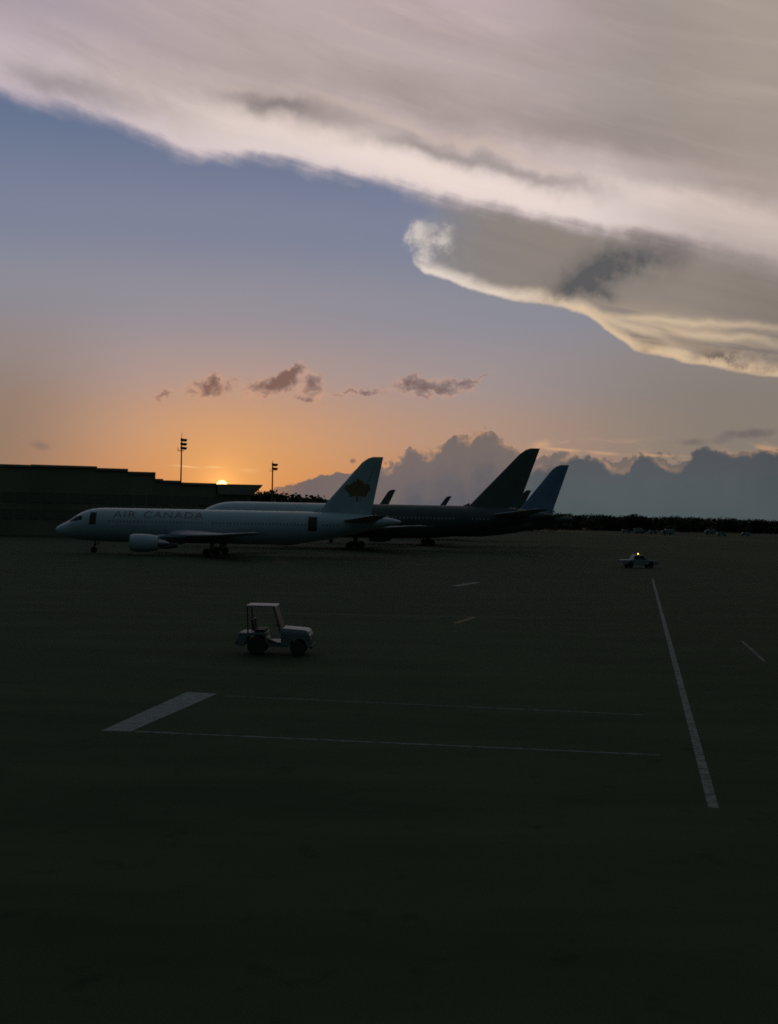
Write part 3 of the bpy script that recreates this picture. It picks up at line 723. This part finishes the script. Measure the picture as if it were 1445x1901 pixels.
# ------------------------------------------------------------------ trees
def tree_proto(name, label, h, wd, seed, nclump, trunk_frac, leafs=0.95):
    rnd = random.Random(seed)
    r = thing(name, label, 'tree')
    tk = MB().tube((0, 0, 0), (rnd.uniform(-.3, .3), 0, h * .6), h * .03, h * .012, 7)
    lobes = []
    for i in range(nclump):
        a = rnd.uniform(0, 6.28); q = math.sqrt(rnd.random()) * wd * .5; zc = h * (trunk_frac + (1 - trunk_frac) * rnd.uniform(.0, .85) * (1 - .35 * (q / (wd * .5)) ** 2))
        lobes.append((q * math.cos(a), q * math.sin(a), zc, wd * rnd.uniform(.13, .24)))
    for l in lobes[:5]: tk.tube((0, 0, h * rnd.uniform(.25, .5)), (l[0], l[1], l[2]), h * .012, h * .004, 5)
    tk.build('trunk', MT['bark'], r)
    cr = MB()
    for (x, y, z, rr) in lobes:
        for i in range(115):
            d = Vector((rnd.gauss(0, 1), rnd.gauss(0, 1), rnd.gauss(0, .8))).normalized() * rr * rnd.uniform(.45, 1.05)
            p = Vector((x, y, z)) + d; s = leafs * rnd.uniform(.5, 1.1)
            t = Vector((rnd.gauss(0, 1), rnd.gauss(0, 1), rnd.gauss(0, 1))).normalized(); u = t.orthogonal().normalized(); o = len(cr.v)
            cr.v += [tuple(p - t * s * .5), tuple(p + u * s * .4), tuple(p + t * s * .6), tuple(p - u * s * .35)]; cr.f.append((o, o + 1, o + 2, o + 3))
    cr.build('crown', MT['leaf'], r)
    return r
protos = [tree_proto('broadleaf_tree', 'x', 11, 12, 3, 22, .14), tree_proto('broadleaf_tree', 'x', 12.5, 8, 5, 14, .2), tree_proto('broadleaf_tree', 'x', 8, 13, 7, 22, .08), tree_proto('broadleaf_tree', 'x', 10.5, 10, 9, 15, .16)]
used = [False] * 4
HT = [11, 12.5, 8, 10.5]
def plant(px, topy, Y, k, lab, grp=None):
    b = at(px, topy, Y); sc = b.z / HT[k] * 1.17
    if not used[k]: r = protos[k]; used[k] = True; r.location = (b.x, Y, 0); r['label'] = lab
    else: r = dup(protos[k], (b.x, Y, 0), 0, lab)
    r.scale = (max(sc, .8), max(sc, .8), sc); r.rotation_euler = (0, 0, random.uniform(0, 6.28))
    if grp: r['group'] = grp
TG = 'trees between the terminal and the leaf emblem fin'
for px, y, k, lab in ((491, 918, 3, 'dark tree closest to the raked end of the terminal roof'), (506, 916, 0, 'tallest dark tree, rounded crown behind the smaller floodlight mast'),
                      (523, 917.5, 0, 'dark round tree just right of the smaller floodlight mast'), (541, 921, 2, 'low spreading dark tree midway between smaller mast and leaf emblem fin'),
                      (562, 924, 3, 'dark tree right of middle in the row before the leaf emblem fin'), (582, 926.5, 2, 'low dark tree second from the leaf emblem fin'), (602, 929, 3, 'dark tree partly hidden by the leaf emblem fin')):
    plant(px, y, 540 + random.uniform(-15, 15), k, lab, TG)
plant(1174, 955, 820, 1, 'lone narrow tree standing above the right horizon treeline')
# the long wood on the horizon reads as one mass: one object
wood = MB()
def add_tree(px, topy, Y, k):
    b = at(px, topy, Y); sc = b.z / HT[k] * 1.17; a = random.uniform(0, 6.28); ca_, sa_ = math.cos(a), math.sin(a); sx = max(sc, .9)
    for ch in protos[k].children:
        o = len(wood.v)
        wood.v += [(b.x + (v.co.x * ca_ - v.co.y * sa_) * sx, Y + (v.co.x * sa_ + v.co.y * ca_) * sx, v.co.z * sc) for v in ch.data.vertices]
        wood.f += [tuple(i + o for i in p.vertices) for p in ch.data.polygons]
for px in range(625, 1000, 17): add_tree(px, 944 + random.uniform(-4, 3), 720 + random.uniform(-30, 30), random.choice((0, 2, 3)))
for px in range(1000, 1530, 9): add_tree(px, 954.5 + (px - 1000) * .0285 + random.uniform(-1.6, 1.6), 860 + random.uniform(-45, 45), random.choice((0, 0, 2, 3, 3)))
me = bpy.data.meshes.new('far_wood'); me.from_pydata(wood.v, [], wood.f); me.materials.append(MT['leaf'])
o = bpy.data.objects.new('far_wood', me); COL.objects.link(o); o['kind'] = 'stuff'; o['category'] = 'wood'; o['label'] = 'long dark wood along the right horizon behind the far vehicles'

# ------------------------------------------------------------------ baggage tug
g = ground(512, 1214)
tug = thing('baggage_tug', 'small pale baggage tug with a flat canopy parked on the open apron', 'baggage tug', (g.x, g.y, 0), R(-2))
x0 = -1.66
def TB(*a): return MB().box(*a)
body = MB().prism([(0, .42), (.28, .42), (.42, .80), (.62, .92), (1.1, .92), (1.3, .80), (1.42, .40), (2.35, .40), (2.45, .66), (2.6, .78), (2.95, .78), (3.1, .66), (3.18, .42), (3.32, .42), (3.32, .95), (3.25, 1.02), (1.98, 1.06), (1.98, .62), (1.30, .62), (1.25, 1.05), (.05, 1.02), (0, .9)], -.72, .72)
for m_ in (body,): m_.v = [(x + x0, y, z) for x, y, z in m_.v]
tb_ = body.build('body', MT['tug'], tug, bevel=.025)
hd = MB().prism([(1.97, 1.064), (3.27, 1.024), (3.25, 1.12), (3.1, 1.2), (2.02, 1.27), (1.97, 1.2)], -.66, .66); hd.v = [(x + x0, y, z) for x, y, z in hd.v]
hd = hd.build('hood', MT['canopy'], tug, bevel=.03)
sl = MB()
for i in range(5): sl.box(x0 + 3.262, x0 + 3.30, -.45, .45, .55 + i * .07, .585 + i * .07)
for o_ in (0,):
    pass
gr = TB(x0 + 3.322, x0 + 3.35, -.5, .5, .5, .9).build('grille', MT['dark'], tug)
cn = MB().prism([(.30, 2.20), (1.68, 2.20), (1.72, 2.24), (1.66, 2.29), (.36, 2.29), (.28, 2.25)], -.72, .72); cn.v = [(x + x0, y, z) for x, y, z in cn.v]
cn.build('canopy', MT['canopy'], tug, bevel=.015)
for (xa, xb) in ((.45, .40), (1.95, 1.62)):
    for y in (-.64, .64): MB().tube((x0 + xa, y, 1.03), (x0 + xb, y, 2.205), .035, .035, 8).build('canopy_post', MT['dark'], tug, True)
ws_ = MB().prism([(1.955, 1.28), (1.975, 1.28), (1.66, 2.19), (1.64, 2.19)], -.6, .6); ws_.v = [(x + x0, y, z) for x, y, z in ws_.v]
ws_.build('windscreen', MT['glass'], tug)
for y in (-.34, .34):
    st_ = TB(x0 + .72, x0 + 1.22, y - .24, y + .24, 1.053, 1.17).build('seat', MT['seat'], tug, bevel=.03)
    bk_ = MB().prism([(.62, 1.12), (.73, 1.12), (.66, 1.62), (.56, 1.62)], y - .24, y + .24); bk_.v = [(x + x0, yy, z) for x, yy, z in bk_.v]
    bk_.build('backrest', MT['seat'], st_, bevel=.02)
sw = MB(); sw.quadgrid([[(x0 + 1.68 + (.17 * math.cos(a)) * .5 + .018 * math.cos(b) * .5, .34 + .17 * math.sin(a) + .018 * math.cos(b) * math.sin(a), 1.36 + .17 * math.cos(a) * .86 + .018 * math.sin(b)) for b in [2 * math.pi * j / 6 for j in range(6)]] for a in [2 * math.pi * i / 20 for i in range(21)]], True)
sw = sw.tube((x0 + 1.68, .34, 1.36), (x0 + 1.95, .34, 1.1), .025).build('steering_wheel', MT['dark'], tug, True)
wp = None
for xx, rr in ((.86, .43), (2.76, .35)):
    for y in (-.6, .6):
        wh = MB().lathe([(-.12, rr * .6), (-.12, rr * .88), (-.07, rr), (.07, rr), (.12, rr * .88), (.12, rr * .6)], (x0 + xx, y, rr), 'Y', 24).build('wheel', MT['tyre'], tug, True)
        MB().lathe([(-.10, .03), (-.10, rr * .58), (.10, rr * .58), (.10, .03)], (x0 + xx, y, rr), 'Y', 18).build('rim', MT['metal'], wh, True)
for y in (-.5, .5):
    MB().lathe([(0, .02), (0, .09), (.04, .09), (.05, .02)], (x0 + 3.322, y * 1.18, .78), 'X', 14).build('headlight', MT['lens'], tug, True)
    MB().box(x0 - .04, x0 - .002, y - .09, y + .09, .62, .72).build('tail_light', MT['lens'], tug)
MB().box(x0 - .22, x0 - .003, -.12, .12, .44, .56).tube((x0 - .15, 0, .4), (x0 - .15, 0, .7), .03).build('tow_hitch', MT['dark'], tug)
MB().box(x0 + 3.323, x0 + 3.42, -.72, .72, .36, .48).build('bumper', MT['dark'], tug, bevel=.015)

# ------------------------------------------------------------------ pickup with amber beacon
def wheels(root, pts, r, half):
    first = None
    for x, y in pts:
        if first is None:
            wh = MB().lathe([(-half, r * .6), (-half, r * .9), (-half * .6, r), (half * .6, r), (half, r * .9), (half, r * .6)], (0, 0, 0), 'Y', 20).build('wheel', MT['tyre'], root, True)
            rm = MB().lathe([(-half * .9, .03), (-half * .9, r * .58), (half * .9, r * .58), (half * .9, .03)], (0, 0, 0), 'Y', 14).build('rim', MT['metal'], wh, True)
            first = (wh, rm)
        else:
            wh = first[0].copy(); COL.objects.link(wh); wh.parent = root
            rm = first[1].copy(); COL.objects.link(rm); rm.parent = wh
        wh.location = (x, y, r)
g = ground(1186, 1054)
pk = thing('pickup_truck', 'white pickup truck with a lit amber beacon at the far end of the white line', 'pickup truck', (g.x, g.y, 0), R(8))
MB().prism([(-2.65, .45), (-2.0, .45), (-1.9, .75), (-1.7, .9), (-1.35, .9), (-1.15, .75), (-1.05, .45), (1.05, .45), (1.15, .75), (1.35, .9), (1.7, .9), (1.9, .75), (2.0, .45), (2.55, .45), (2.6, .9), (2.45, 1.06), (1.05, 1.15), (-2.65, 1.12)], -.9, .9).build('body', MT['truck'], pk, bevel=.03)
cb = MB().quadgrid([[(-1.15, -.86, 1.13), (1.1, -.86, 1.13), (1.1, .86, 1.13), (-1.15, .86, 1.13)], [(-.85, -.74, 1.78), (.35, -.74, 1.80), (.35, .74, 1.80), (-.85, .74, 1.78)], [(-.8, -.66, 1.84), (.25, -.66, 1.86), (.25, .66, 1.86), (-.8, .66, 1.84)]], True, True).build('cab', MT['truck'], pk, bevel=.02)
for sg in (-1, 1):
    for xa, xb in ((-.95, -.2), (-.1, .75)):
        f0 = lambda z: -.86 + (.12) * (z - 1.13) / .65
        za, zb = 1.22, 1.7
        MB().quadgrid([[(xa, sg * (-f0(za) + .008), za), (xb, sg * (-f0(za) + .008), za)], [(xa + .05 if xa < -.5 else xa, sg * (-f0(zb) + .008), zb), (xb - (.42 if xb > .5 else 0), sg * (-f0(zb) + .008), zb)]]).build('side_window', MT['glass'], pk)
MB().quadgrid([[(1.02, -.74, 1.21), (1.02, .74, 1.21)], [(.43, -.66, 1.74), (.43, .66, 1.74)]]).build('windscreen', MT['glass'], pk).location.x = .03
wheels(pk, ((-1.52, -.82), (-1.52, .82), (1.52, -.82), (1.52, .82)), .38, .12)
for y in (-.7, .7):
    MB().box(2.585, 2.63, y - .16, y + .16, .75, .9).build('headlight', MT['lens'], pk)
    MB().box(-2.69, -2.655, y - .1, y + .1, .75, 1.0).build('tail_light', MT['red_lens'], pk)
MB().box(2.56, 2.72, -.9, .9, .42, .56).build('bumper', MT['dark'], pk, bevel=.02)
lb = MB().box(-.25, .05, -.2, .2, 1.863, 1.92).build('beacon_mount', MT['dark'], pk)
MB().lathe([(0, .075), (.09, .07), (.13, .04), (.15, .01)], (-.1, 0, 1.922), 'Z', 16).build('beacon_lamp', MT['beacon'], pk, True)

# ------------------------------------------------------------------ far parked vans and trucks at the right
def van(kind, label):
    r = thing({'box': 'box_truck', 'van': 'parked_van'}[kind], label, {'box': 'truck', 'van': 'van'}[kind])
    if kind == 'van':
        MB().prism([(-2.6, .4), (2.5, .4), (2.6, .9), (2.35, 1.15), (1.75, 1.3), (1.2, 2.2), (-2.5, 2.25), (-2.6, 2.1)], -.95, .95).build('body', MT['truck'], r, bevel=.05)
        for sg in (-1, 1): MB().box(.3, 1.35, sg * .955 - .006, sg * .955 + .006, 1.35, 1.95).build('side_window', MT['glass'], r)
    else:
        MB().box(-3.6, 1.5, -1.2, 1.2, .95, 3.3).build('cargo_box', MT['truck'], r, bevel=.04)
        MB().prism([(1.6, .5), (3.5, .5), (3.55, 1.4), (3.1, 2.5), (1.6, 2.55)], -1.1, 1.1).build('cab', MT['tug'], r, bevel=.05)
        for sg in (-1, 1): MB().box(2.1, 2.95, sg * 1.105 - .006, sg * 1.105 + .006, 1.5, 2.2).build('side_window', MT['glass'], r)
        MB().box(-3.5, 1.6, -.5, .5, .6, .93).build('chassis', MT['dark'], r)
    wheels(r, ((-1.6, -.85), (-1.6, .85), (1.7, -.85), (1.7, .85)), .42, .13)
    return r
spots = [(1163, 986, 'van', 'white van, leftmost of the vehicles parked below the right treeline'), (1188, 987, 'box', 'pale box truck just right of the leftmost far van'),
         (1213, 987, 'van', 'white van between the two box trucks far right of the jets'), (1240, 989, 'box', 'pale box truck in the middle of the far parked vehicles'),
         (1318, 988, 'box', 'pale box truck left of the two rightmost far vans'), (1340, 991, 'van', 'white van just right of the third far box truck'), (1384, 991, 'van', 'white van, rightmost of the far parked vehicles')]
pr = {}
for px, py, k, lab in spots:
    g = ground(px, py + 4)
    if k not in pr:
        pr[k] = van(k, lab); r = pr[k]; r.location = g; r.rotation_euler = (0, 0, R(random.uniform(-20, 20)))
    else: r = dup(pr[k], g, R(random.choice((0, 180)) + random.uniform(-25, 25)), lab)
    r['group'] = 'service vehicles below the right treeline'
